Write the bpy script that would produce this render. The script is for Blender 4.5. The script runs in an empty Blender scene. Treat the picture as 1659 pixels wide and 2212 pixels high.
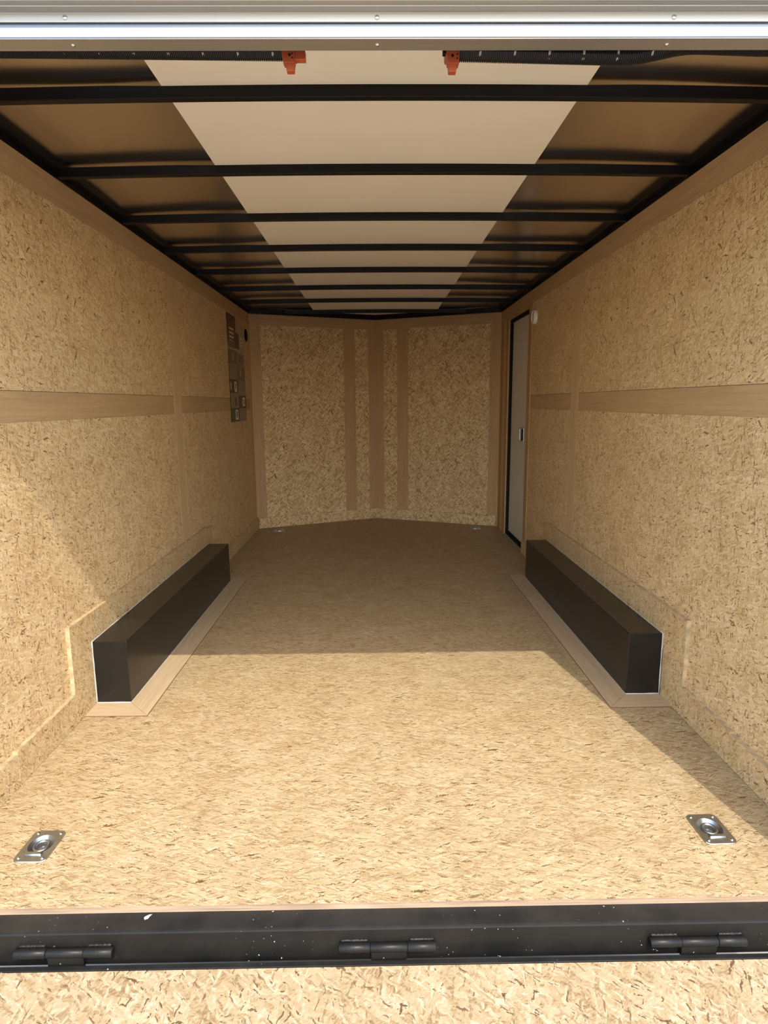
import bpy, bmesh, math, random
from mathutils import Vector, Matrix
random.seed(4)
SC = bpy.context.scene
COL = SC.collection

# ------------------------------------------------------------------ camera
F_PX, PITCH, YAW, ROLL = 1352.8, -0.1728, 0.0117, -0.0081
CAM = Vector((-0.007, 0.0, 1.2294))
cp, sp, cy, sy = math.cos(PITCH), math.sin(PITCH), math.cos(YAW), math.sin(YAW)
fwd = Vector((sy * cp, cy * cp, sp)); rgt = Vector((cy, -sy, 0)); upv = rgt.cross(fwd)
cr, sr = math.cos(ROLL), math.sin(ROLL)
rr = cr * rgt + sr * upv; uu = -sr * rgt + cr * upv
cam_data = bpy.data.cameras.new('camera')
cam_data.sensor_fit = 'HORIZONTAL'; cam_data.sensor_width = 36.0
cam_data.lens = F_PX / 1659.0 * 36.0
cam_data.clip_start = 0.02; cam_data.clip_end = 500
cam = bpy.data.objects.new('camera', cam_data)
M3 = Matrix((rr, uu, -fwd)).transposed()
cam.matrix_world = Matrix.Translation(CAM) @ M3.to_4x4()
COL.objects.link(cam); SC.camera = cam

# ------------------------------------------------------------------ light
SUN_DIR = Vector((-0.20, 1.0, -1.178)).normalized()
world = bpy.data.worlds.new('sky'); SC.world = world
world.use_nodes = True
wn = world.node_tree; wn.nodes.clear()
wo = wn.nodes.new('ShaderNodeOutputWorld'); wb = wn.nodes.new('ShaderNodeBackground')
ws = wn.nodes.new('ShaderNodeTexSky'); ws.sky_type = 'NISHITA'
ws.sun_disc = False
ws.sun_elevation = math.asin(-SUN_DIR.z)
ws.sun_rotation = math.atan2(-SUN_DIR.x, -SUN_DIR.y)
ws.air_density = 1.0; ws.dust_density = 1.5; ws.ozone_density = 1.0
wb.inputs['Strength'].default_value = 0.58
wt = wn.nodes.new('ShaderNodeMix'); wt.data_type = 'RGBA'; wt.blend_type = 'MULTIPLY'; wt.inputs[0].default_value = 1.0
wt.inputs[7].default_value = (1.0, 0.955, 0.88, 1)      # warm white balance of the camera
wn.links.new(ws.outputs[0], wt.inputs[6]); wn.links.new(wt.outputs[2], wb.inputs[0]); wn.links.new(wb.outputs[0], wo.inputs[0])

sun_data = bpy.data.lights.new('sun', 'SUN')
sun_data.energy = 2.9; sun_data.angle = 0.006; sun_data.color = (1.0, 0.93, 0.82)
sun = bpy.data.objects.new('sun', sun_data); COL.objects.link(sun)
sun.rotation_euler = SUN_DIR.to_track_quat('-Z', 'Y').to_euler()
sun.location = (1, -4, 6)

SC.view_settings.view_transform = 'Standard'
SC.view_settings.look = 'None'
SC.view_settings.gamma = 1.0
SC.view_settings.use_curve_mapping = False
SC.view_settings.exposure = 0.56
SC.cycles.diffuse_bounces = 6
SC.cycles.glossy_bounces = 4
SC.cycles.max_bounces = 8

# ------------------------------------------------------------------ materials
def lin(c):
    return tuple(((x / 255.0) / 12.92 if x <= 10 else (((x / 255.0) + 0.055) / 1.055) ** 2.4) for x in c) + (1.0,)

class NT:
    def __init__(s, name):
        s.m = bpy.data.materials.new(name); s.m.use_nodes = True
        s.t = s.m.node_tree; s.t.nodes.clear()
        s.out = s.n('ShaderNodeOutputMaterial'); s.b = s.n('ShaderNodeBsdfPrincipled')
        s.l(s.b.outputs[0], s.out.inputs[0])
    def n(s, t, **k):
        x = s.t.nodes.new(t)
        for a, b in k.items(): setattr(x, a, b)
        return x
    def l(s, a, b): s.t.links.new(a, b)
    def put(s, sock, v):
        if hasattr(v, 'is_output') or isinstance(v, bpy.types.NodeSocket): s.l(v, sock)
        else: sock.default_value = v
    def math(s, op, a, b=None, c=None, clamp=False):
        x = s.n('ShaderNodeMath', operation=op, use_clamp=clamp)
        s.put(x.inputs[0], a)
        if b is not None: s.put(x.inputs[1], b)
        if c is not None: s.put(x.inputs[2], c)
        return x.outputs[0]
    def vmath(s, op, a, b=None, sc=None):
        x = s.n('ShaderNodeVectorMath', operation=op)
        s.put(x.inputs[0], a)
        if b is not None: s.put(x.inputs[1], b)
        if sc is not None: s.put(x.inputs['Scale'], sc)
        return x.outputs[0]
    def mix(s, f, a, b, mode='MIX'):
        x = s.n('ShaderNodeMix', data_type='RGBA', blend_type=mode)
        s.put(x.inputs[0], f); s.put(x.inputs[6], a); s.put(x.inputs[7], b)
        return x.outputs[2]
    def ramp(s, f, stops, interp='LINEAR'):
        x = s.n('ShaderNodeValToRGB'); x.color_ramp.interpolation = interp
        e = x.color_ramp.elements
        while len(e) < len(stops): e.new(0.5)
        for i, (p, c) in enumerate(stops):
            e[i].position = p; e[i].color = c if len(c) == 4 else tuple(c) + (1,)
        s.put(x.inputs[0], f); return x.outputs[0]
    def step(s, f, a, b):
        x = s.n('ShaderNodeMapRange', interpolation_type='SMOOTHSTEP')
        s.put(x.inputs[0], f); x.inputs[1].default_value = a; x.inputs[2].default_value = b
        return x.outputs[0]
    def noise(s, vec, scale, detail=2, rough=0.5, dist=0.0, dim='3D'):
        x = s.n('ShaderNodeTexNoise', noise_dimensions=dim)
        s.put(x.inputs['Vector'], vec); x.inputs['Scale'].default_value = scale
        x.inputs['Detail'].default_value = detail; x.inputs['Roughness'].default_value = rough
        x.inputs['Distortion'].default_value = dist
        return x
    def tmap(s, vec, loc=(0, 0, 0), rot=0.0, sc=(1, 1, 1)):
        x = s.n('ShaderNodeMapping', vector_type='TEXTURE')
        s.put(x.inputs[0], vec); x.inputs[1].default_value = loc
        x.inputs[2].default_value = (0, 0, rot); x.inputs[3].default_value = sc
        return x.outputs[0]
    def coords(s, plane):
        tc = s.n('ShaderNodeTexCoord'); sep = s.n('ShaderNodeSeparateXYZ'); s.l(tc.outputs['Object'], sep.inputs[0])
        cb = s.n('ShaderNodeCombineXYZ')
        ax = {'X': 0, 'Y': 1, 'Z': 2}
        s.l(sep.outputs[ax[plane[0]]], cb.inputs[0]); s.l(sep.outputs[ax[plane[1]]], cb.inputs[1])
        return cb.outputs[0]

def set_bsdf(b, **k):
    for a, v in k.items(): b.inputs[a.replace('_', ' ')].default_value = v

def osb(name, plane, k=1.0, base=0.0, spread=3.14, light=(1, 1, 1), seed=0.0, strokes=1.0, rough=0.6, contrast=1.0, slim=1.0, warp=0.014):
    N = NT(name)
    uv = N.coords(plane)
    uv = N.vmath('ADD', uv, (seed * 3.7, seed * 1.9, 0))
    w = N.noise(uv, 17, 2, 0.65, dim='2D').outputs['Color']
    uw = N.vmath('ADD', uv, N.vmath('SCALE', N.vmath('SUBTRACT', w, (0.5, 0.5, 0.5)), sc=warp))
    gr = N.noise(N.tmap(uw, (0, 0, 0), base + 0.3 * (spread > 2), (0.013 * k * slim, 0.0034 * k, 1)), 1.0, 2, 0.65, dim='2D').outputs[0]
    fine = N.noise(uw, 170 / k, 2, 0.6, dim='2D').outputs[0]
    low = N.noise(uv, 6.0, 2, 0.6, dim='2D').outputs[0]
    rag = N.math('MULTIPLY', N.math('SUBTRACT', fine, 0.5), 0.9)
    tone = None; dark = None
    #        angle fraction, length, width, share of cells laid on top, tonal weight
    for i, (af, L_, W_, thr, wt) in enumerate(((0.10, .085, .022, 0.0, .5), (0.62, .060, .014, .45, .7), (0.35, .045, .009, .5, .85),
                                               (0.85, .034, .0062, .55, 1.), (0.22, .026, .0050, .6, 1.))):
        v = N.n('ShaderNodeTexVoronoi', voronoi_dimensions='2D', feature='F1')
        N.l(N.tmap(uw, (i * 0.37, i * 0.71, 0), base + (af - 0.5) * spread, (L_ * k * slim, W_ * k, 1)), v.inputs['Vector'])
        v.inputs['Scale'].default_value = 1.0
        sc_ = N.n('ShaderNodeSeparateColor'); N.l(v.outputs['Color'], sc_.inputs[0])
        R_, G_, B_ = sc_.outputs
        t = N.math('MULTIPLY', N.math('SUBTRACT', R_, 0.5), wt)
        if tone is None: tone = t
        else:
            x = N.n('ShaderNodeMix', data_type='FLOAT')
            N.l(N.math('GREATER_THAN', G_, thr), x.inputs[0]); N.put(x.inputs[2], tone); N.l(t, x.inputs[3]); tone = x.outputs[0]
        if i >= 1:
            q = 1 - (0.015, 0.03, 0.10, 0.13)[i - 1] * strokes
            edge = N.math('MULTIPLY_ADD', G_, 0.34, 0.03)          # strokes of very different size
            dk = N.math('MULTIPLY', N.math('GREATER_THAN', B_, q), N.math('LESS_THAN', N.math('ADD', v.outputs['Distance'], rag), edge))
            dark = dk if dark is None else N.math('MAXIMUM', dark, dk)
    tone = N.math('MULTIPLY_ADD', tone, 0.62 * contrast, 0.5)
    tone = N.math('MULTIPLY_ADD', N.math('SUBTRACT', gr, 0.5), 0.85, tone)
    tone = N.math('MULTIPLY_ADD', N.math('SUBTRACT', fine, 0.5), 0.45, tone)
    tone = N.math('MULTIPLY_ADD', N.math('SUBTRACT', low, 0.5), 0.35, tone, clamp=True)
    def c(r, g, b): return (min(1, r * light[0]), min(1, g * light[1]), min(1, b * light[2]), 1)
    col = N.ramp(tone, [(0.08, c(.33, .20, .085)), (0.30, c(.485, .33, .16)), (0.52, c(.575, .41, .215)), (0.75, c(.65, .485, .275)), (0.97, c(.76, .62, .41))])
    dk = N.math('MULTIPLY', dark, N.math('MULTIPLY_ADD', low, 1.0, 0.42, clamp=True), clamp=True)
    col = N.mix(dk, col, c(.175, .092, .034))
    N.l(col, N.b.inputs['Base Color'])
    set_bsdf(N.b, Roughness=rough); N.b.inputs['Specular IOR Level'].default_value = 0.3
    return N.m

def plywood(name, plane, along, col=(.47, .305, .155), rough=0.55):
    N = NT(name); uv = N.coords(plane)
    s = (0.5, 0.02, 1) if along == 0 else (0.02, 0.5, 1)
    w = N.noise(N.tmap(uv, (0, 0, 0), 0, s), 1.0, 3, 0.6, 1.5).outputs[0]
    f = N.noise(N.tmap(uv, (2, 1, 0), 0, tuple(q * 0.12 for q in s)), 1.0, 2, 0.6).outputs[0]
    k = N.math('MULTIPLY_ADD', N.math('SUBTRACT', f, 0.5), 0.5, w)
    c = N.ramp(k, [(0.25, tuple(x * .84 for x in col)), (0.5, col), (0.75, tuple(min(1, x * 1.13) for x in col))])
    N.l(c, N.b.inputs['Base Color']); set_bsdf(N.b, Roughness=rough)
    N.b.inputs['Specular IOR Level'].default_value = 0.3
    return N.m

def paint(name, col, rough=0.4, metallic=0.0, var=0.15, vscale=8.0, spec=0.5, stretch=(1, 1, 1)):
    N = NT(name)
    tc = N.n('ShaderNodeTexCoord')
    nz = N.noise(N.tmap(tc.outputs['Object'], (0, 0, 0), 0, stretch), vscale, 2, 0.6).outputs[0]
    c = N.ramp(nz, [(0.3, tuple(x * (1 - var) for x in col)), (0.7, tuple(min(1, x * (1 + var)) for x in col))])
    N.l(c, N.b.inputs['Base Color'])
    r = N.math('MULTIPLY_ADD', N.math('SUBTRACT', nz, 0.5), 0.05, rough, clamp=True)
    N.l(r, N.b.inputs['Roughness'])
    set_bsdf(N.b, Metallic=metallic); N.b.inputs['Specular IOR Level'].default_value = spec
    return N.m

M = {}
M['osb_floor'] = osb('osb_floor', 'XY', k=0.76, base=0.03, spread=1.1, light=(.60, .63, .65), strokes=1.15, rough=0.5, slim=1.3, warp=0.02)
M['osb_side'] = osb('osb_side', 'YZ', base=0.5, seed=1.3, strokes=1.35, k=0.98, light=(1.05, 1.05, 1.05), contrast=.9, warp=0.021)
M['osb_base'] = osb('osb_base', 'YZ', k=0.9, base=0.1, seed=7.7, strokes=1.3, light=(.93, .92, .90), contrast=.8, warp=0.02)
M['osb_front'] = osb('osb_front', 'XZ', k=1.25, base=1.5, spread=2.4, seed=2.1, strokes=2.0, light=(.95, .94, .92), contrast=1.3, warp=0.025)
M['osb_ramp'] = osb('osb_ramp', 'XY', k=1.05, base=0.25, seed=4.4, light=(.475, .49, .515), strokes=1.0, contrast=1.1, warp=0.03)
M['osb_edge'] = paint('osb_edge', (.43, .32, .185), 0.8, var=0.3, vscale=40, spec=0.2)
M['deck_edge'] = paint('deck_edge', (.27, .19, .125), 0.8, var=0.25, vscale=25, spec=0.2, stretch=(4, 1, .2))
M['ply_h_side'] = plywood('ply_h_side', 'YZ', 0, (.45, .30, .153))
M['ply_v_side'] = plywood('ply_v_side', 'YZ', 1, (.55, .39, .208))
M['ply_v_front'] = plywood('ply_v_front', 'XZ', 1, (.40, .25, .125))
M['ply_h_front'] = plywood('ply_h_front', 'XZ', 0, (.40, .25, .125))
M['ply_door'] = plywood('ply_door', 'YZ', 1, (.42, .255, .115))
M['ply_floor_y'] = plywood('ply_floor_y', 'XY', 1, (.40, .30, .18))
M['ply_floor_x'] = plywood('ply_floor_x', 'XY', 0, (.40, .30, .18))
M['bow_black'] = paint('bow_black', (.004, .004, .005), 0.4, spec=0.22)
M['box_black'] = paint('box_black', (.010, .009, .008), 0.26, var=0.2, vscale=5, spec=0.36)
M['white_panel'] = paint('white_panel', (.93, .88, .78), 0.5, var=0.015, vscale=3, spec=0.3)
M['roof_metal'] = paint('roof_metal', (.80, .76, .73), 0.2, 1.0, var=0.02, vscale=1)
def brushed(name, col, rough, aniso):
    N = NT(name); tc = N.n('ShaderNodeTexCoord')
    nz = N.noise(N.tmap(tc.outputs['Object'], (0, 0, 0), 0, (0.5, 0.003, 0.003)), 1.0, 2, 0.6).outputs[0]
    N.l(N.ramp(nz, [(0.3, tuple(x * .9 for x in col)), (0.7, tuple(min(1, x * 1.08) for x in col))]), N.b.inputs['Base Color'])
    set_bsdf(N.b, Metallic=1.0, Roughness=rough); N.b.inputs['Anisotropic'].default_value = aniso
    tg = N.n('ShaderNodeTangent', direction_type='RADIAL', axis='X'); N.b.inputs['Anisotropic Rotation'].default_value = 0.0
    N.l(tg.outputs[0], N.b.inputs['Tangent'])
    return N.m
M['aluminium'] = brushed('aluminium', (.37, .41, .46), 0.2, 0.8)
M['zinc'] = paint('zinc', (.40, .43, .45), 0.32, 1.0, var=0.1, vscale=40)
M['steel_screw'] = paint('steel_screw', (.7, .7, .7), 0.2, 1.0, var=0.05, vscale=40)
M['caulk'] = paint('caulk', (.46, .45, .42), 0.55, var=0.06, vscale=30)
M['rubber'] = paint('rubber', (.006, .006, .006), 0.6, spec=0.12)
M['door_white'] = paint('door_white', (.60, .57, .51), 0.45, var=0.02, vscale=3)
M['orange'] = paint('orange', (.46, .09, .032), 0.45, var=0.12, vscale=30)
M['dark_plug'] = paint('dark_plug', (.012, .011, .010), 0.6, spec=0.15)
M['skin_white'] = paint('skin_white', (.7, .7, .7), 0.35, var=0.02)
M['vent_white'] = paint('vent_white', (.75, .73, .68), 0.4, var=0.02)
M['vent_black'] = paint('vent_black', (.004, .0035, .003), 0.7, spec=0.1)
M['ground'] = paint('ground', (.27, .25, .22), 0.9, var=0.25, vscale=3)
M['chip_white'] = paint('chip_white', (.42, .42, .41), 0.6, var=0.3, vscale=120)
M['edge_red'] = paint('edge_red', (.16, .065, .035), 0.6, var=0.2, vscale=20)

def sill_paint(name='sill_black', mul=1.0):
    N = NT(name); tc = N.n('ShaderNodeTexCoord'); v = tc.outputs['Object']
    d = N.noise(v, 7, 4, 0.65).outputs[0]
    sp_ = N.step(N.noise(v, 130, 1, 0.5).outputs[0], 0.74, 0.78)
    sp_ = N.math('MULTIPLY', sp_, N.step(N.noise(v, 4, 2, 0.5).outputs[0], 0.5, 0.66))
    c = N.ramp(d, [(0.3, (.006 * mul, .006 * mul, .006 * mul)), (0.75, (.014 * mul, .0125 * mul, .010 * mul))])
    c = N.mix(sp_, c, (.45, .42, .36, 1))
    N.l(c, N.b.inputs['Base Color'])
    N.l(N.math('MULTIPLY_ADD', d, 0.35, 0.2), N.b.inputs['Roughness']); N.b.inputs['Specular IOR Level'].default_value = 0.18
    return N.m
M['sill_black'] = sill_paint()
M['sill_dusty'] = sill_paint('sill_dusty', 2.0)

def loom_mat():
    N = NT('loom_black'); tc = N.n('ShaderNodeTexCoord'); s = N.n('ShaderNodeSeparateXYZ'); N.l(tc.outputs['Object'], s.inputs[0])
    fx = N.math('FRACT', N.math('DIVIDE', s.outputs[0], 0.0715))
    on = N.math('LESS_THAN', fx, 0.06)
    fz = N.math('FRACT', N.math('DIVIDE', s.outputs[2], 0.011))
    on = N.math('MULTIPLY', on, N.math('LESS_THAN', fz, 0.55))
    on = N.math('MULTIPLY', on, N.math('LESS_THAN', s.outputs[1], 1.44))
    c = N.mix(on, (.017, .017, .019, 1), (.6, .58, .52, 1))
    N.l(c, N.b.inputs['Base Color']); set_bsdf(N.b, Roughness=0.42)
    return N.m
M['loom_black'] = loom_mat()

M['aluminium_satin_lit'] = brushed('aluminium_satin_lit', (.47, .455, .43), 0.42, 0.7)  # rougher aluminium, coloured lighter and warmer to carry reflected floor light
def flat(name, col, rough=0.6): return paint(name, col, rough, var=0.08, vscale=25)
M['print_dark'] = flat('print_dark', (.045, .03, .02), 0.4)
M['print_red'] = flat('print_red', (.10, .03, .022), 0.4)
M['print_grey'] = flat('print_grey', (.21, .17, .12), 0.4)
M['print_mid'] = flat('print_mid', (.13, .10, .07), 0.4)
M['print_white'] = flat('print_white', (.62, .56, .46), 0.4)
M['print_paper'] = flat('print_paper', (.40, .29, .185), 0.4)

# ------------------------------------------------------------------ mesh helpers
def mesh_obj(name, bm, mat, parent=None, smooth=False, kind=None, label=None, loc=None):
    bmesh.ops.recalc_face_normals(bm, faces=bm.faces[:])
    me = bpy.data.meshes.new(name); bm.to_mesh(me); bm.free()
    if smooth:
        for p in me.polygons: p.use_smooth = True if smooth is True else abs(p.normal.z) > 0.7
    me.materials.append(M[mat] if isinstance(mat, str) else mat)
    o = bpy.data.objects.new(name, me); COL.objects.link(o)
    if parent: o.parent = parent
    if loc: o.location = loc
    if kind: o['kind'] = kind
    if label: o['label'] = label
    return o
def tag(o, label, cat=None, group=None, kind=None):
    o['label'] = label
    if cat: o['category'] = cat
    if group: o['group'] = group
    if kind: o['kind'] = kind
    return o
def empty(name, loc=(0, 0, 0), rz=0.0):
    o = bpy.data.objects.new(name, None); o.location = loc; o.rotation_euler = (0, 0, rz)
    o.empty_display_size = 0.05; COL.objects.link(o); return o
def bbox(bm, x0, x1, y0, y1, z0, z1):
    r = bmesh.ops.create_cube(bm, size=1.0)
    for v in r['verts']:
        v.co = Vector(((x0 + x1) / 2 + v.co.x * (x1 - x0), (y0 + y1) / 2 + v.co.y * (y1 - y0), (z0 + z1) / 2 + v.co.z * (z1 - z0)))
    return r['verts']
def bev(bm, w, seg=2):
    bmesh.ops.bevel(bm, geom=bm.edges[:], offset=w, segments=seg, affect='EDGES', profile=0.5)
def box(name, x0, x1, y0, y1, z0, z1, mat, parent=None, bw=0.0, **k):
    bm = bmesh.new(); bbox(bm, x0, x1, y0, y1, z0, z1)
    if bw: bev(bm, bw)
    return mesh_obj(name, bm, mat, parent, **k)
def prism(name, pts, a0, a1, axis, mat, parent=None, bw=0.0, **k):
    """extrude polygon pts along axis; pts in the two other axes in order"""
    bm = bmesh.new()
    def P(p, a):
        if axis == 'X': return (a, p[0], p[1])
        if axis == 'Y': return (p[0], a, p[1])
        return (p[0], p[1], a)
    A = [bm.verts.new(P(p, a0)) for p in pts]; B = [bm.verts.new(P(p, a1)) for p in pts]
    bm.faces.new(A); bm.faces.new(B[::-1])
    n = len(pts)
    for i in range(n): bm.faces.new((A[i], B[i], B[(i + 1) % n], A[(i + 1) % n]))
    if bw: bev(bm, bw)
    return mesh_obj(name, bm, mat, parent, **k)
def lathe(bm, prof, seg=24, M4=None, close=False):
    rings = []
    for r, z in prof:
        rings.append([bm.verts.new((M4 @ Vector((r * math.cos(2 * math.pi * i / seg), r * math.sin(2 * math.pi * i / seg), z))) if M4 else
                                   Vector((r * math.cos(2 * math.pi * i / seg), r * math.sin(2 * math.pi * i / seg), z))) for i in range(seg)])
    for a, b in zip(rings[:-1], rings[1:]):
        for i in range(seg): bm.faces.new((a[i], a[(i + 1) % seg], b[(i + 1) % seg], b[i]))
    if close:
        bm.faces.new(rings[0][::-1]); bm.faces.new(rings[-1])
def tube(bm, pts, rad, seg=14, caps=True):
    rings = []
    for i, p in enumerate(pts):
        p = Vector(p); a = Vector(pts[max(i - 1, 0)]); b = Vector(pts[min(i + 1, len(pts) - 1)])
        t = (b - a).normalized(); s = t.cross(Vector((0, 0, 1)))
        if s.length < 1e-4: s = Vector((1, 0, 0))
        s.normalize(); q = s.cross(t); r = rad[i] if isinstance(rad, (list, tuple)) else rad
        rings.append([bm.verts.new(p + (s * math.cos(2 * math.pi * k / seg) + q * math.sin(2 * math.pi * k / seg)) * r) for k in range(seg)])
    for a, b in zip(rings[:-1], rings[1:]):
        for k in range(seg): bm.faces.new((a[k], a[(k + 1) % seg], b[(k + 1) % seg], b[k]))
    if caps: bm.faces.new(rings[0][::-1]); bm.faces.new(rings[-1])

# ------------------------------------------------------------------ dimensions (metres; X right, Y into the trailer, Z up)
A = 1.20            # half inner width
H = 2.067           # top of wall lining
Y0 = 1.372          # rear edge of the floor
YC, YA = 6.16, 6.69 # front side corners / nose apex
GZ = -0.56          # ground

# ------------------------------------------------------------------ ground
bm = bmesh.new(); bbox(bm, -40, 40, -40, 40, GZ - 0.1, GZ)
g = mesh_obj('ground', bm, 'ground', kind='structure'); g['label'] = 'grey gravel ground outside the trailer'

# ------------------------------------------------------------------ floor
fl = prism('floor', [(-1.235, Y0), (1.235, Y0), (1.235, YC), (0, YA + 0.03), (-1.235, YC)], -0.06, -0.02, 'Z', 'osb_edge', kind='structure')
fl['label'] = 'oriented strand board trailer floor'
# two deck sheets with the joint that runs lengthwise near the right wall
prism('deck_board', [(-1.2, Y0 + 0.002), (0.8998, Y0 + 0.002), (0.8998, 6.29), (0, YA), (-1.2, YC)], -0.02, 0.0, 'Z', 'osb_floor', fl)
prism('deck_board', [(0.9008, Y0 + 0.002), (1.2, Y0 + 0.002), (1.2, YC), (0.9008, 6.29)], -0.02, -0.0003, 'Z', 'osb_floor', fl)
box('edge_band', -1.2, 1.2, Y0 - 0.003, Y0 + 0.002, -0.02, -0.0006, 'deck_edge', fl)

# ------------------------------------------------------------------ side walls
SE0, SE1 = 3.785, 3.925     # vertical batten
RZ0, RZ1 = 1.175, 1.277     # horizontal rail
TZ = 1.968                  # lower edge of the top band
def side_wall(name, s, label):
    X = lambda d: s * (A + d)       # d > 0 is into the wall
    def bx_(nm, d0, d1, y0, y1, z0, z1, mat, par, **k):
        a, b = sorted((X(d0), X(d1))); return box(nm, a, b, y0, y1, z0, z1, mat, par, **k)
    openY = (5.09, 5.80) if s > 0 else None
    if s < 0:
        w = bx_(name, 0.012, 0.035, 1.33, YC + 0.02, -0.06, 2.19, 'skin_white', None, kind='structure')
    else:
        bm = bmesh.new()
        a, b = sorted((X(0.012), X(0.035)))
        for y0, y1, z0, z1 in ((1.33, 5.055, -0.06, 2.19), (5.80, YC + 0.02, -0.06, 2.19), (5.055, 5.80, 1.945, 2.19), (5.055, 5.80, -0.06, 0.012)):
            bbox(bm, a, b, y0, y1, z0, z1)
        w = mesh_obj(name, bm, 'skin_white', kind='structure')
    w['label'] = label
    e = 4.965 if s > 0 else 6.06
    g_ = 0.0015
    # strand-board sheets
    for ya, yb in ((1.34, SE0 - 0.004), (SE1 + 0.0005, e)):
        bx_('wall_panel', 0.0, 0.012, ya, yb, 0.0, RZ0 - 0.0005, 'osb_side', w)
        bx_('wall_panel', 0.0, 0.012, ya, yb, RZ1 + 0.002, TZ + .02, 'osb_side', w)
    # smooth wood bands
    bx_('wall_rail', 0.0012, 0.011, 1.34, SE0 - 0.004, RZ0, RZ1, 'ply_h_side', w)
    bx_('wall_rail', 0.0022, 0.011, SE1 + 0.0005, e, RZ0, RZ1, 'ply_h_side', w)
    bx_('batten', 0.0004, 0.011, SE0, SE1, 0.0, TZ, 'ply_v_side', w)
    bx_('top_band', -0.003, 0.011, 1.34, 3.3, TZ, H, 'ply_h_side', w)
    bx_('top_band', -0.003, 0.011, 3.301, YC, TZ, H, 'ply_h_side', w)
    # black steel top rail above the lining
    prism('top_rail', [(X(-0.004), H), (X(0.03), H), (X(0.03), H + 0.062), (X(-0.034), H + 0.062), (X(-0.034), H + 0.030), (X(-0.030), H + 0.027), (X(-0.004), H + 0.0265)], 1.34, YC, 'Y', 'bow_black', w)
    if s > 0:
        bx_('door_trim', -0.004, 0.011, 4.962, 5.058, 0.0, TZ, 'ply_door', w)
        bx_('door_trim', -0.004, 0.045, 5.052, 5.058, 0.0, 1.945, 'ply_door', w)
        bx_('door_trim', -0.006, 0.011, 5.80, 5.90, 0.0, TZ, 'ply_door', w)
        bx_('door_trim', -0.003, 0.011, 5.902, 6.02, 0.0, TZ, 'ply_v_side', w)
        bx_('door_trim', -0.001, 0.011, 6.022, YC, 0.0, TZ, 'ply_door', w)
        bx_('door_trim', -0.002, 0.011, 5.058, 5.80, 1.945, TZ, 'ply_door', w)
    else:
        bx_('corner_batten', 0.0006, 0.011, 6.061, YC, 0.0, TZ, 'ply_v_side', w)
    return w
wl = side_wall('wall_left', -1, 'left trailer wall of strand board with smooth wood bands')
wr = side_wall('wall_right', 1, 'right trailer wall of strand board with smooth wood bands')

# side door (door_1), set back behind the lining
d1 = box('door_1', 1.232, 1.262, 5.075, 5.785, 0.03, 1.935, 'door_white', kind='structure')
d1['label'] = 'white side door in the right wall'
def ring_frame(bm, y0, y1, z0, z1, wd, x0, x1):
    bbox(bm, x0, x1, y0, y0 + wd, z0, z1); bbox(bm, x0, x1, y1 - wd, y1, z0, z1)
    bbox(bm, x0, x1, y0 + wd, y1 - wd, z0, z0 + wd); bbox(bm, x0, x1, y0 + wd, y1 - wd, z1 - wd, z1)
bm = bmesh.new(); ring_frame(bm, 5.06, 5.798, 0.014, 1.944, 0.022, 1.222, 1.236)
mesh_obj('gasket', bm, 'rubber', d1)
bm = bmesh.new(); ring_frame(bm, 5.052, 5.803, 0.004, 1.95, 0.012, 1.207, 1.2225)
mesh_obj('door_frame', bm, 'dark_plug', d1)
hd = box('latch_plate', 1.224, 1.2325, 5.255, 5.40, 0.895, 1.012, 'zinc', d1, bw=0.003)
box('paddle', 1.212, 1.225, 5.335, 5.375, 0.905, 1.003, 'steel_screw', hd, bw=0.003)
box('latch_recess', 1.221, 1.2245, 5.262, 5.32, 0.905, 1.0, 'rubber', hd)

# ------------------------------------------------------------------ V-nose front wall
LN = math.hypot(A, YA - YC)
def wing(s):
    o = Vector((s * A, YC, 0)); t = Vector((-s * A, YA - YC, 0)).normalized(); n = Vector((-s * t.y * -1, 0, 0))
    n = Vector((t.y, -t.x, 0)) if s < 0 else Vector((-t.y, t.x, 0))
    if n.y > 0: n = -n
    return o, t, n          # n points into the room
def wing_box(bm, s, a0, a1, d0, d1, z0, z1):
    o, t, n = wing(s)
    vs = bbox(bm, 0, 1, 0, 1, 0, 1)
    for v in vs:
        a = a0 + (a1 - a0) * v.co.x; d = d0 + (d1 - d0) * v.co.y; z = z0 + (z1 - z0) * v.co.z
        q = o + t * a + n * d; v.co = (q.x, q.y, z)
def wbox(name, s, a0, a1, d0, d1, z0, z1, mat, par, **k):
    bm = bmesh.new(); wing_box(bm, s, a0, a1, d0, d1, z0, z1); return mesh_obj(name, bm, mat, par, **k)
bm = bmesh.new()
for s in (-1, 1): wing_box(bm, s, -0.03, LN + 0.02, -0.04, -0.004, -0.06, 2.19)
wf = mesh_obj('wall_front', bm, 'skin_white', kind='structure'); wf['label'] = 'pointed front trailer wall of strand board with wood battens'
for s in (-1, 1):
    wbox('corner_batten', s, 0.0, 0.104, -0.006, 0.001, 0.0, H, 'ply_v_front', wf)
    wbox('wall_panel', s, 0.1035, 0.951, -0.005, 0.0055, 0.0, TZ, 'osb_front', wf)
    wbox('batten', s, 0.95, 1.075, -0.006, 0.001, 0.0, TZ, 'ply_v_front', wf)
    wbox('wall_panel', s, 1.0745, 1.222, -0.005, 0.0055, 0.0, TZ, 'osb_front', wf)
    wbox('centre_post', s, 1.2215, LN - 0.0015, -0.006, 0.0035, 0.0, H, 'ply_v_front', wf)
    wbox('top_band', s, 0.104, 1.2215, -0.006, 0.002, TZ, H, 'ply_h_front', wf)
    wbox('top_rail', s, 0.0, LN, -0.01, 0.02, H, 2.115, 'bow_black', wf)

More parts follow.
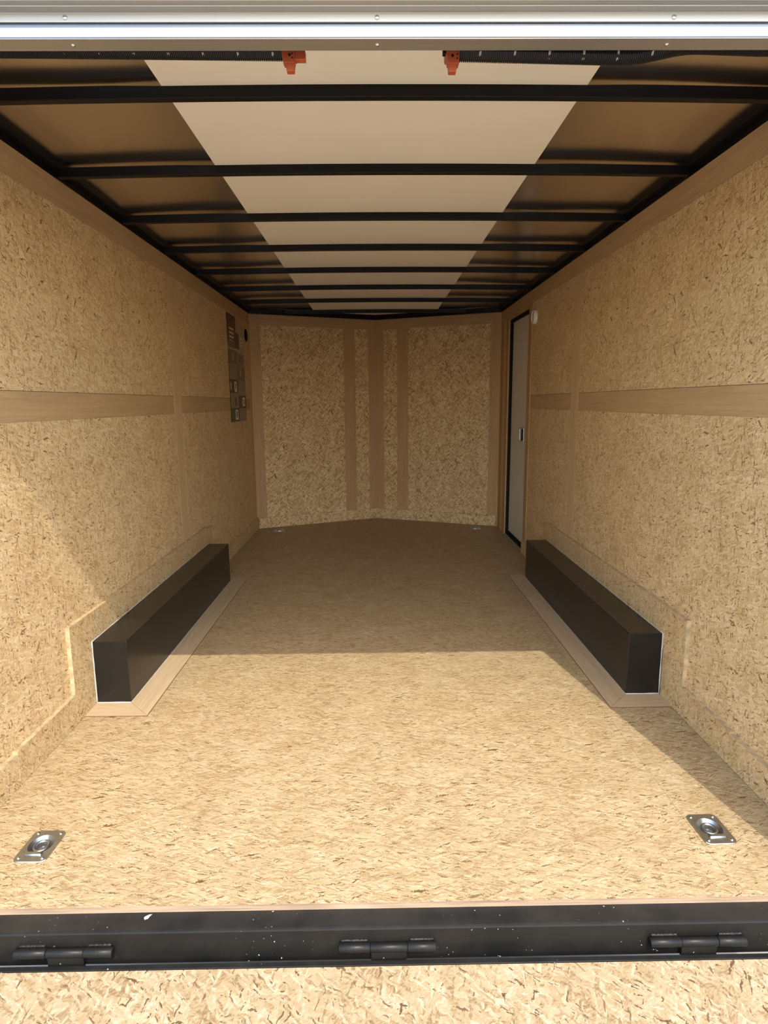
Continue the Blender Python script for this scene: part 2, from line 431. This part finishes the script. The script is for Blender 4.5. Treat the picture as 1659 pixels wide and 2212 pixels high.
# ------------------------------------------------------------------ baseboards with the raised boards behind the wheel boxes
def base_side(name, s, label):
    x0, x1 = sorted((s * 1.2, s * 1.1835))
    j = 1.885 if s < 0 else 1.950
    root = empty(name, (s * 1.194, 3.7, 0)); root['kind'] = 'structure'; root['label'] = label
    def part(nm, o):
        o.parent = root; o.matrix_parent_inverse = Matrix.Translation((-s * 1.194, -3.7, 0)); return o
    part('', box('baseboard_piece', x0, x1, 1.345, j - 0.0018, 0.001, 0.112, 'osb_base', bw=0.0006))
    part('', box('baseboard_piece', x0, x1, j + 0.0018, 2.288, 0.001, 0.118, 'osb_base', bw=0.0006))
    far = 5.048 if s > 0 else YC - 0.012
    part('', box('baseboard_piece', x0, x1, 4.40, far, 0.001, 0.113, 'osb_base', bw=0.0006))
    # raised surround: front upright, long top strip, back upright
    part('', prism('surround_upright', [(2.29, 0.001), (2.466, 0.001), (2.466, 0.392), (2.29, 0.392)], x0, x1, 'X', 'osb_base', bw=0.0006))
    part('', box('surround_strip', x0, x1, 2.4665, 4.27, 0.2, 0.391, 'osb_base', bw=0.0006))
    part('', box('surround_upright', x0, x1, 4.2705, 4.398, 0.001, 0.376, 'osb_base', bw=0.0006))
    def cap(y0, y1, z):
        part('', box('cut_edge', x0 + 0.0003, x1 - 0.0003, y0, y1, z - 0.0002, z + 0.0012, 'osb_edge'))
    cap(1.346, j - .002, .112); cap(j + .002, 2.287, .118); cap(4.401, far - .001, .113); cap(2.291, 2.465, .392); cap(2.467, 4.269, .391); cap(4.2715, 4.397, .376)
    xa, xb = x0 + 0.0003, x1 - 0.0003
    part('', box('cut_edge', xa, xb, 2.2886, 2.2901, 0.1195, 0.3915, 'osb_edge'))
    return root
base_side('baseboard_left', -1, 'strand board baseboard along the left wall, raised behind the wheel box')
base_side('baseboard_right', 1, 'strand board baseboard along the right wall, raised behind the wheel box')
root = empty('baseboard_front', (0, YA - 0.02, 0)); root['kind'] = 'structure'; root['label'] = 'low strand board baseboard along the pointed front wall'
for s in (-1, 1):
    o = wbox('baseboard_piece', s, 0.014, LN - 0.006, 0.0055, 0.0175, 0.001, 0.108, 'osb_front', None)
    o.parent = root; o.matrix_parent_inverse = Matrix.Translation((0, -(YA - 0.02), 0))

# ------------------------------------------------------------------ ceiling
def ceil_z(x): return 2.119 - 0.014 * (x / A) ** 2
def sheet(name, x0, x1, mat, par, n=6, zo=0.0, rag=None):
    bm = bmesh.new(); top = []; bot = []
    def yend(x): return YC + (YA - YC) * (1 - abs(x) / A) + 0.01
    ys = [1.36 + 0.12 * i for i in range(41)]
    V = {}
    for i in range(n + 1):
        x = x0 + (x1 - x0) * i / n
        for j in range(len(ys) + 1):
            y = min(ys[j], yend(x)) if j < len(ys) else yend(x)
            dz = rag(x, y) if rag else 0.0
            V[i, j, 0] = bm.verts.new((x, y, ceil_z(x) + zo + dz)); V[i, j, 1] = bm.verts.new((x, y, ceil_z(x) + zo + 0.004 + dz))
    m = len(ys)
    for i in range(n):
        for j in range(m):
            for k in (0, 1): bm.faces.new([V[i, j, k], V[i + 1, j, k], V[i + 1, j + 1, k], V[i, j + 1, k]])
    bmesh.ops.remove_doubles(bm, verts=bm.verts[:], dist=1e-5)
    return mesh_obj(name, bm, mat, par, smooth='flatside')
ce = prism('ceiling', [(-1.24, 1.30), (1.24, 1.30), (1.24, YC), (0, YA + 0.03), (-1.24, YC)], 2.14, 2.19, 'Z', 'skin_white', kind='structure')
ce['label'] = 'trailer roof with a white centre panel and metal side sheets'
BOWS = [1.976, 2.572, 3.18, 3.777, 4.385, 5.015, 5.632, 6.29]
def rag(x, y):
    return 0.0016 * math.sin(7.0 * x + 3.1 * y) * math.sin(5.15 * y + 1.7) + 0.001 * math.sin(13 * y + 9 * x)
cpn = sheet('centre_panel', -0.60, 0.602, 'white_panel', ce, 6, -0.004); cpn['label'] = 'white smooth centre panel'
for a, b in ((-1.2, -0.598), (0.600, 1.2)):
    o = sheet('side_sheet', a, b, 'roof_metal', ce, 8, 0.009, rag); o['label'] = 'bare metal roof sheet'
for i, y in enumerate(BOWS):
    half = 1.192 if y < YC else A * (YA - y) / (YA - YC) - 0.03
    bm = bmesh.new(); n = 16; rings = []
    for k in range(n + 1):
        x = -half + 2 * half * k / n; zt = ceil_z(x) - 0.004 + (0 if abs(x) < .6 else 0.003)
        zb = 2.083 - 0.012 * (x / A) ** 2
        rings.append([bm.verts.new(p) for p in ((x, y - 0.028, zb + 0.002), (x, y - 0.026, zb), (x, y - 0.002, zb), (x, y, zb + 0.002), (x, y, zt), (x, y - 0.028, zt))])
    for a, b in zip(rings[:-1], rings[1:]):
        for k in range(6): bm.faces.new((a[k], a[(k + 1) % 6], b[(k + 1) % 6], b[k]))
    bm.faces.new(rings[0]); bm.faces.new(rings[-1][::-1])
    o = mesh_obj('roof_bow', bm, 'bow_black', ce); o['label'] = 'black steel roof bow'

# ------------------------------------------------------------------ rear frame: header, jambs
hdr = prism('trim_1', [(1.334, 1.975), (1.334, 2.13), (1.30, 2.13), (1.30, 2.20), (1.40, 2.20), (1.40, 1.93), (1.372, 1.93), (1.372, 1.975)], -1.235, 1.235, 'X', 'bow_black', kind='structure')
hdr['label'] = 'rear door header with bright aluminium edge extrusions'
lo = prism('lower_extrusion', [(1.372, 1.9145), (1.374, 1.917), (1.374, 1.932), (1.340, 1.972), (1.334, 1.9745), (1.334, 1.9385), (1.3315, 1.937), (1.331, 1.932), (1.331, 1.9165), (1.333, 1.9145)], -1.16, 1.16, 'X', 'aluminium', hdr)
up = prism('upper_extrusion', [(1.3325, 1.9405), (1.3325, 1.975), (1.294, 1.985), (1.294, 1.960), (1.2965, 1.958), (1.3085, 1.9572), (1.309, 1.9560), (1.327, 1.9560), (1.3285, 1.9545), (1.3285, 1.9405)], -1.16, 1.16, 'X', 'aluminium_satin_lit', hdr)
box('lit_underside', -1.16, 1.16, 1.3328, 1.3738, 1.9139, 1.9145, 'aluminium_satin_lit', hdr)  # thin plate added to brighten the extrusion's underside, as if reflecting the floor
bm = bmesh.new(); lathe(bm, [(0.0006, 0.0032), (0.003, 0.003), (0.0046, 0.0016), (0.0050, 0.0)], 14)
screw_me = bpy.data.meshes.new('screw'); bm.to_mesh(screw_me); bm.free(); screw_me.materials.append(M['steel_screw'])
for p in screw_me.polygons: p.use_smooth = True
def screw(loc, nrm, par, sc=1.0):
    o = bpy.data.objects.new('screw', screw_me); COL.objects.link(o); o.parent = par
    o.location = loc; o.rotation_euler = Vector(nrm).to_track_quat('Z', 'Y').to_euler(); o.scale = (sc, sc, sc); return o
for x in (-1.1, -0.584, 0.003, 0.568, 1.1):
    screw((x, 1.354, 1.9139), (0, 0, -1), hdr, 0.8); screw((x, 1.3287, 1.9475), (0, -1, 0), hdr, 0.95)
for nm, s in (('trim_2', -1), ('trim_3', 1)):
    a, b = sorted((s * 1.146, s * 1.24))
    j = box(nm, a, b, 1.296, 1.372, -0.09, 2.19, 'bow_black', kind='structure')
    j['label'] = 'steel rear door jamb at the ' + ('left' if s < 0 else 'right')

# ------------------------------------------------------------------ sill and ramp hinges
sill = prism('trim_4', [(1.370, -0.0135), (1.370, -0.10), (1.311, -0.10), (1.311, -0.019), (1.3125, -0.0155), (1.3165, -0.0135)], -1.146, 1.146, 'X', 'sill_black', kind='structure')
box('sill_cap', -1.146, 1.146, 1.3165, 1.370, -0.0134, -0.0130, 'sill_dusty', sill)
sill['label'] = 'black painted steel door sill with hinge knuckles'
for xc in (-0.7635, 0.0085, 0.7575):
    hg = empty('hinge', (xc, 1.3015, -0.058)); hg.parent = sill
    for k, (a, b) in enumerate(((-0.117, -0.042), (-0.0415, 0.0475), (0.048, 0.116))):
        bm = bmesh.new(); r_ = 0.0115 if k != 1 else 0.0105
        tube(bm, [(a, 0, 0), (a + 0.001, 0, 0), (b - 0.001, 0, 0), (b, 0, 0)], [r_ * .9, r_, r_, r_ * .9], 18)
        o = mesh_obj('knuckle', bm, 'sill_black', hg, smooth=False)
        for p in o.data.polygons: p.use_smooth = len(p.vertices) == 4
        if k != 1:
            # weld bead that joins the knuckle to the sill face
            bm = bmesh.new(); pts = []; rad = []; nb = 22
            for q in range(nb + 1):
                pts.append((a + 0.006 + (b - a - 0.012) * q / nb, 0.0095, 0.0105 + 0.001 * random.random())); rad.append(0.0035 + 0.0016 * random.random())
            tube(bm, pts, rad, 8); mesh_obj('weld_bead', bm, 'sill_black', hg, smooth=True)
        else:
            bm = bmesh.new(); bbox(bm, a + 0.002, b - 0.002, -0.004, 0.004, -0.042, -0.006); mesh_obj('hinge_leaf', bm, 'sill_black', hg)

bm = bmesh.new()
cv = [bm.verts.new((-0.581 + 0.007 * math.cos(t) * (1 + .35 * math.sin(3 * t)), 1.3545 + 0.009 * math.sin(t + .5) * (1 + .2 * math.cos(2 * t)), -0.0127)) for t in [i * .45 for i in range(14)]]
bm.faces.new(cv); r_ = bmesh.ops.extrude_face_region(bm, geom=bm.faces[:]); bmesh.ops.translate(bm, vec=(0, 0, -0.0004), verts=[v for v in r_['geom'] if isinstance(v, bmesh.types.BMVert)])
o = mesh_obj('paint_chip', bm, 'chip_white', sill); o['label'] = 'pale chipped spot in the paint'
# ramp door lowered behind the trailer
ang = math.radians(13.0)
ramp = empty('door_2', (0, 1.286, -0.088)); ramp['kind'] = 'structure'; ramp['label'] = 'lowered rear ramp door faced with strand board'
ramp.rotation_euler = (ang, 0, 0)
RL = 1.93
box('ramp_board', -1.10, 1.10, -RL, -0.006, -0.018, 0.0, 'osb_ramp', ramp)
box('ramp_edge', -1.125, 1.125, -0.0055, 0.006, -0.05, 0.003, 'sill_black', ramp, bw=0.001)
for s in (-1, 1):
    a, b = sorted((s * 1.1005, s * 1.125)); box('ramp_frame', a, b, -RL, -0.006, -0.05, 0.002, 'sill_black', ramp)
box('ramp_frame', -1.125, 1.125, -RL - 0.03, -RL - 0.0005, -0.05, 0.002, 'sill_black', ramp)
box('ramp_skin', -1.10, 1.10, -RL, -0.006, -0.05, -0.0185, 'skin_white', ramp)

# ------------------------------------------------------------------ wheel boxes
def wheel_box(s, y0, y1, label):
    xi, xo = s * 1.042, s * 1.1835
    root = empty('wheel_box', (s * 1.115, (y0 + y1) / 2, 0)); tag(root, label, 'wheel box', 'wheel boxes')
    inv = Matrix.Translation((-s * 1.115, -(y0 + y1) / 2, 0))
    def par(o): o.parent = root; o.matrix_parent_inverse = inv; return o
    a, b = sorted((xi, xo)); h = 0.271
    c = par(box('cover', a, b, y0, y1, 0.001, h, 'box_black', bw=0.0025))
    # caulk beads
    def bead(nm, pts, r):
        bm = bmesh.new(); P = []; Rr = []
        for (p, q) in zip(pts[:-1], pts[1:]):
            n = max(4, int((Vector(q) - Vector(p)).length / 0.02))
            for k in range(n): P.append(Vector(p).lerp(Vector(q), k / n)); Rr.append(r * (0.75 + 0.5 * random.random()))
        P.append(Vector(pts[-1])); Rr.append(r)
        tube(bm, P, Rr, 8); o = par(mesh_obj(nm, bm, 'caulk', smooth=True)); o['label'] = 'white caulk bead'
    bead('caulk_bead', [(xo - s * 0.001, y0 - 0.001, h), (xo - s * 0.001, y1, h)], 0.0018)
    bead('caulk_bead', [(xo - s * 0.001, y0 - 0.001, 0.004), (xo - s * 0.001, y0 - 0.001, h)], 0.0024)
    bead('caulk_bead', [(xi, y0 - 0.002, 0.0045), (xo, y0 - 0.002, 0.0045)], 0.0026)
    bead('caulk_bead', [(xi - s * 0.001, y0, 0.004), (xi - s * 0.001, y1, 0.004)], 0.0012)
    # flat mitred wood trim on the floor
    xt = s * 0.935; yt = y0 - 0.115; ye = y1 + 0.06
    def strip(pts, mat, nm='floor_trim'):
        return par(prism(nm, pts, 0.0005, 0.0042, 'Z', mat, bw=0.0004))
    strip([(xi - s * .0005, y0 - 0.001), (xt, yt), (xt, ye), (xi - s * .0005, ye)], 'ply_floor_y')
    strip([(xi - s * .0005, y0 - 0.003), (xo - s * .001, y0 - 0.003), (s * 1.183, yt), (xt + s * 0.002, yt)], 'ply_floor_x')
    strip([(xi, y1 + 0.001), (xi, ye), (s * 1.183, ye), (s * 1.183, y1 + 0.001)], 'ply_floor_x')
    # reddish cut edge of the trim
    bm = bmesh.new(); bbox(bm, *sorted((xt - s * 0.0012, xt - s * 0.0001)), yt - 0.001, ye, 0.0005, 0.0035); bbox(bm, *sorted((xt, s * 1.183)), yt - 0.0014, yt - 0.0002, 0.0005, 0.0035)
    par(mesh_obj('cut_edge', bm, 'edge_red'))
    return root
wheel_box(-1, 2.458, 4.275, 'long black wheel box on the floor against the left wall')
wheel_box(1, 2.474, 4.29, 'long black wheel box on the floor against the right wall')

# ------------------------------------------------------------------ recessed tie-down rings
def tie_down(loc, label, rz=0.0):
    root = empty('tie_down_ring', loc, rz); tag(root, label, 'tie-down ring', 'recessed floor tie-downs')
    W_, L_, rc = 0.046, 0.064, 0.016
    seg = 32; R0 = 0.034; cyy = 0.006
    bm = bmesh.new()
    # outer rounded-rectangle loop and inner circle
    def rr_pt(t):
        ca, sa = math.cos(t), math.sin(t); k = 1 / max(abs(ca) / W_, abs(sa) / L_); x, y = ca * k, sa * k
        cx_, cy_ = W_ - rc, L_ - rc
        if abs(x) > cx_ and abs(y) > cy_:
            d = Vector((abs(x) - cx_, abs(y) - cy_)); d.normalize(); x = math.copysign(cx_ + d.x * rc, x); y = math.copysign(cy_ + d.y * rc, y)
        return x, y
    angs = [2 * math.pi * i / 64 for i in range(64)]
    O = [bm.verts.new((*rr_pt(t), 0.0003)) for t in angs]; O2 = [bm.verts.new((rr_pt(t)[0] * .985, rr_pt(t)[1] * .985, 0.0028)) for t in angs]
    I = [bm.verts.new((R0 * math.cos(t), R0 * math.sin(t) * 1.12 + cyy, 0.0028)) for t in angs]
    for i in range(64):
        j = (i + 1) % 64; bm.faces.new((O[i], O[j], O2[j], O2[i])); bm.faces.new((O2[i], O2[j], I[j], I[i]))
    mesh_obj('plate', bm, 'zinc', root, smooth=False)
    bm = bmesh.new(); rings = []
    for r, z in ((R0, 0.0028), (R0 * .93, 0.0005), (R0 * .80, -0.010), (R0 * .62, -0.0135), (R0 * .45, -0.0125), (R0 * .38, -0.0115), (R0 * .2, -0.010), (0.001, -0.0095)):
        rings.append([bm.verts.new((r * math.cos(t), r * math.sin(t) * 1.12 + cyy, z)) for t in angs])
    for a, b in zip(rings[:-1], rings[1:]):
        for i in range(64): bm.faces.new((a[i], a[(i + 1) % 64], b[(i + 1) % 64], b[i]))
    mesh_obj('dish', bm, 'zinc', root, smooth=True)
    bm = bmesh.new(); pts = [(0.019 * math.cos(t), 0.022 * math.sin(t) + cyy, -0.004) for t in [2 * math.pi * i / 40 for i in range(41)]]
    tube(bm, pts, 0.0042, 10, caps=False); mesh_obj('ring', bm, 'zinc', root, smooth=True)
    bm = bmesh.new(); bm2 = bbox(bm, -0.024, 0.024, -0.041, -0.027, -0.004, 0.0075); bev(bm, 0.004, 3)
    mesh_obj('bracket', bm, 'zinc', root, smooth=True)
    for sx in (-1, 1):
        for sy_ in (-1, 1): screw((sx * 0.033, sy_ * 0.050, 0.0029), (0, 0, 1), root, 1.0)
    return root
def floor_hole(spots):
    """cut the round pockets for the tie-down dishes into the deck boards"""
    for deck in [o for o in fl.children if o.name.startswith('deck_board')]:
        bm = bmesh.new()
        for (x, y, z) in spots: lathe(bm, [(0.036, -0.015), (0.036, 0.05)], 32, Matrix.Translation((x, y + 0.006, 0)) @ Matrix.Diagonal((1, 1.12, 1, 1)), close=True)
        bmesh.ops.recalc_face_normals(bm, faces=bm.faces[:])
        me = bpy.data.meshes.new('cut'); bm.to_mesh(me); bm.free()
        cut = bpy.data.objects.new('cut', me); COL.objects.link(cut)
        md = deck.modifiers.new('cut', 'BOOLEAN'); md.operation = 'DIFFERENCE'; md.object = cut; md.solver = 'EXACT'
        bpy.context.view_layer.update()
        nm = bpy.data.meshes.new_from_object(deck.evaluated_get(bpy.context.evaluated_depsgraph_get()))
        deck.modifiers.clear(); deck.data = nm
        bpy.data.objects.remove(cut)
TD = [(-0.968, 1.595, 0.001), (0.954, 1.622, 0.001), (-0.968, 6.045, 0.001), (0.972, 6.06, 0.001)]
floor_hole(TD)
tie_down((-0.968, 1.595, 0.001), 'zinc recessed tie-down ring in the floor, nearest on the left', -0.02)
tie_down((0.954, 1.622, 0.001), 'zinc recessed tie-down ring in the floor, nearest on the right', 0.02)
tie_down((-0.968, 6.045, 0.001), 'recessed tie-down ring in the floor at the far left, before the front wall', 0.0)
tie_down((0.972, 6.06, 0.001), 'recessed tie-down ring in the floor at the far right, near the side door', 0.0)

# ------------------------------------------------------------------ corrugated looms with orange clips
def loom(x0, x1, zf, label, s):
    root = empty('corrugated_loom', ((x0 + x1) / 2, 1.45, zf(x0 if s < 0 else x1))); tag(root, label, 'cable loom', 'corrugated looms under the header')
    base = root.location.copy(); inv = Matrix.Translation(-base)
    bm = bmesh.new(); p = 0.0040; n = int((x1 - x0) / p); P = []; Rr = []
    for i in range(n * 4 + 1):
        x = x0 + (x1 - x0) * i / (n * 4); P.append((x, 1.45, zf(x))); Rr.append(0.0205 if i % 4 in (0, 1) else 0.0180)
    tube(bm, P, Rr, 14)
    o = mesh_obj('loom_tube', bm, 'loom_black', root); o.matrix_parent_inverse = inv
    # orange end clip: strap round the tube, tongue, side tab
    xe = x1 if s < 0 else x0; z = zf(xe); d = -s
    cl_in = xe - 0.0 ; xa, xb = (xe - 0.004, xe + 0.024) if s < 0 else (xe - 0.024, xe + 0.004)
    bm = bmesh.new(); seg = 20; Rg = []
    for x, r in ((xa, 0.0225), (xa + 0.001, 0.024), (xb - 0.001, 0.024), (xb, 0.0225)):
        Rg.append([bm.verts.new((x, 1.45 + r * math.cos(2 * math.pi * k / seg), z + r * math.sin(2 * math.pi * k / seg))) for k in range(seg)])
    for a, b in zip(Rg[:-1], Rg[1:]):
        for k in range(seg): bm.faces.new((a[k], a[(k + 1) % seg], b[(k + 1) % seg], b[k]))
    bm.faces.new(Rg[0][::-1]); bm.faces.new(Rg[-1])
    c = mesh_obj('clip', bm, 'orange', root); c.matrix_parent_inverse = inv; c['label'] = 'orange plastic end clip'
    xm = (xa + xb) / 2 + (0.003 if s < 0 else -0.001)
    def sub(nm, ob): ob.parent = c; ob.matrix_parent_inverse = Matrix.Identity(4); return ob
    zb = z - 0.012
    # body taper then narrow tongue
    sub('', prism('clip_body', [(xa + 0.001, zb), (xb - 0.001, zb), (xb - 0.001, z - 0.034), (xb - 0.0025, z - 0.036), (xa + 0.0045, z - 0.036), (xa + 0.003, z - 0.034)], 1.424, 1.446, 'Y', 'orange', bw=0.0008))
    sub('', prism('tongue', [(xm - 0.0085, z - 0.0355), (xm + 0.0095, z - 0.0355), (xm + 0.0080, z - 0.0505), (xm - 0.0072, z - 0.0505)], 1.426, 1.442, 'Y', 'orange', bw=0.001))
    bm = bmesh.new(); lathe(bm, [(0.0028, 0.0), (0.0028, 0.0012)], 14, Matrix.Translation((xm, 1.4245, z - 0.022)) @ Matrix.Rotation(math.pi / 2, 4, 'X'), close=True)
    sub('', mesh_obj('dimple', bm, 'dark_plug'))
    bm = bmesh.new()
    for k in range(4):
        zz = z - 0.004 - 0.0075 * k; bbox(bm, xb - 0.0065, xb - 0.004, 1.4225 if k > 1 else 1.4225 + 0.0, 1.4255, zz - 0.0022, zz)
    sub('', mesh_obj('print_marks', bm, 'dark_plug'))
    if s < 0:
        sub('', box('side_tab', xb - 0.002, xb + 0.021, 1.428, 1.444, z - 0.0285, z - 0.012, 'orange', bw=0.001))
        sub('', box('dark_plug', xb - 0.002, xb + 0.008, 1.43, 1.445, z - 0.012, z + 0.0, 'dark_plug', bw=0.001))
    else:
        sub('', box('dark_plug', xa - 0.006, xa + 0.002, 1.43, 1.445, z - 0.014, z + 0.006, 'dark_plug', bw=0.001))
    return root
def zl(x):  # left loom sags slightly towards its clip
    t = (x + 1.16) / 0.97; return 1.9625 - 0.009 * max(0, t) ** 1.5
def zr(x):
    z = 1.9515 - 0.007 * min(1, max(0, (x - 0.17) / 0.33))
    k = min(1, max(0, (x - 0.52) / 0.15)); z += 0.0205 * (3 * k * k - 2 * k ** 3)
    k = min(1, max(0, (x - 0.69) / 0.12)); z -= 0.004 * k
    return z
loom(-1.13, -0.189, zl, 'black corrugated loom under the header, left one with white marks', -1)
loom(0.169, 1.13, zr, 'black corrugated loom under the header, right one that bends upward', 1)

# ------------------------------------------------------------------ poster, round vents
PX = -1.1995 + 0.0042
po = empty('poster', (-1.196, 5.545, 1.075)); tag(po, 'grid of small printed pictures stuck to the left wall near the front', 'poster')
def pq(nm, y0, y1, z0, z1, mat, lift):
    o = box(nm, -1.200, -1.1968 + lift, y0, y1, z0, z1, mat, None); o.parent = po; o.matrix_parent_inverse = Matrix.Translation((1.196, -5.545, -1.075)); return o
pq('sheet', 5.238, 5.850, 1.078, 1.957, 'print_paper', 0.0)
pq('heading_block', 5.238, 5.545, 1.71, 1.957, 'print_red', 0.0005)
for k in range(4): pq('text_line', 5.30, 5.46, 1.835 - 0.033 * k, 1.85 - 0.033 * k, 'print_white', 0.0008)
pq('picture_panel', 5.50, 5.66, 1.695, 1.83, 'print_dark', 0.0010)
pq('picture_panel', 5.25, 5.50, 1.69, 1.745, 'print_mid', 0.0009)
for k in range(3): pq('text_line', 5.68, 5.82, 1.73 + 0.03 * k, 1.742 + 0.03 * k, 'print_white', 0.0006)
rows = [1.675, 1.555, 1.435, 1.315, 1.197, 1.078]
pat = [('print_mid', 'print_grey'), ('print_grey', 'print_mid'), ('print_dark', 'print_grey'), ('print_grey', 'print_dark'), ('print_dark', 'print_grey')]
for k in range(5):
    z1, z0 = rows[k], rows[k + 1]
    for c_, (y0, y1) in enumerate(((5.238, 5.545), (5.547, 5.850))):
        dz = 0.0 if c_ == 0 else -0.012
        pq('picture_panel', y0, y1, max(1.078, z0 + 0.003 + dz), z1 + dz, pat[k][c_], 0.0005)
pq('picture_detail', 5.40, 5.49, 1.33, 1.415, 'print_white', 0.0009); pq('picture_detail', 5.43, 5.46, 1.355, 1.40, 'print_dark', 0.0012)
pq('picture_detail', 5.70, 5.80, 1.21, 1.285, 'print_white', 0.0009); pq('picture_detail', 5.74, 5.775, 1.225, 1.265, 'print_dark', 0.0012)
pq('picture_detail', 5.40, 5.50, 1.095, 1.18, 'print_white', 0.0009); pq('picture_detail', 5.43, 5.47, 1.115, 1.165, 'print_dark', 0.0012)
pq('picture_detail', 5.38, 5.42, 1.59, 1.645, 'print_paper', 0.0009); pq('picture_detail', 5.64, 5.70, 1.465, 1.525, 'print_paper', 0.0009)
pq('picture_detail', 5.40, 5.47, 1.215, 1.28, 'print_dark', 0.0009); pq('picture_detail', 5.62, 5.76, 1.585, 1.65, 'print_mid', 0.0009)
pq('picture_detail', 5.255, 5.285, 1.345, 1.405, 'print_white', 0.0009)

def vent(loc, nx, mat, label, r=0.054, dep=0.02, open_=False):
    root = empty('vent_cover', loc); tag(root, label, 'vent cover')
    Mx = Matrix.Rotation(math.pi / 2 * nx, 4, 'Y')
    bm = bmesh.new()
    lathe(bm, [(r, 0.0), (r, dep * .55), (r * .96, dep * .85), (r * .88, dep), (r * .80, dep * .97), (r * .78, dep * .7)], 36, Mx)
    mesh_obj('rim', bm, mat, root, smooth=True)
    bm = bmesh.new(); lathe(bm, [(r * .80, dep * .6), (r * .5, dep * .78), (r * .12, dep * .84), (0.001, dep * .84)], 36, Mx)
    mesh_obj('cap', bm, mat, root, smooth=True)
    return root
vent((1.1995, 4.855, 1.853), -1, 'vent_white', 'small round white vent cover beside the side door', 0.052, 0.026)
vent((-1.1965, 5.972, 1.850), 1, 'vent_black', 'small round black vent cover beside the poster', 0.056, 0.006)
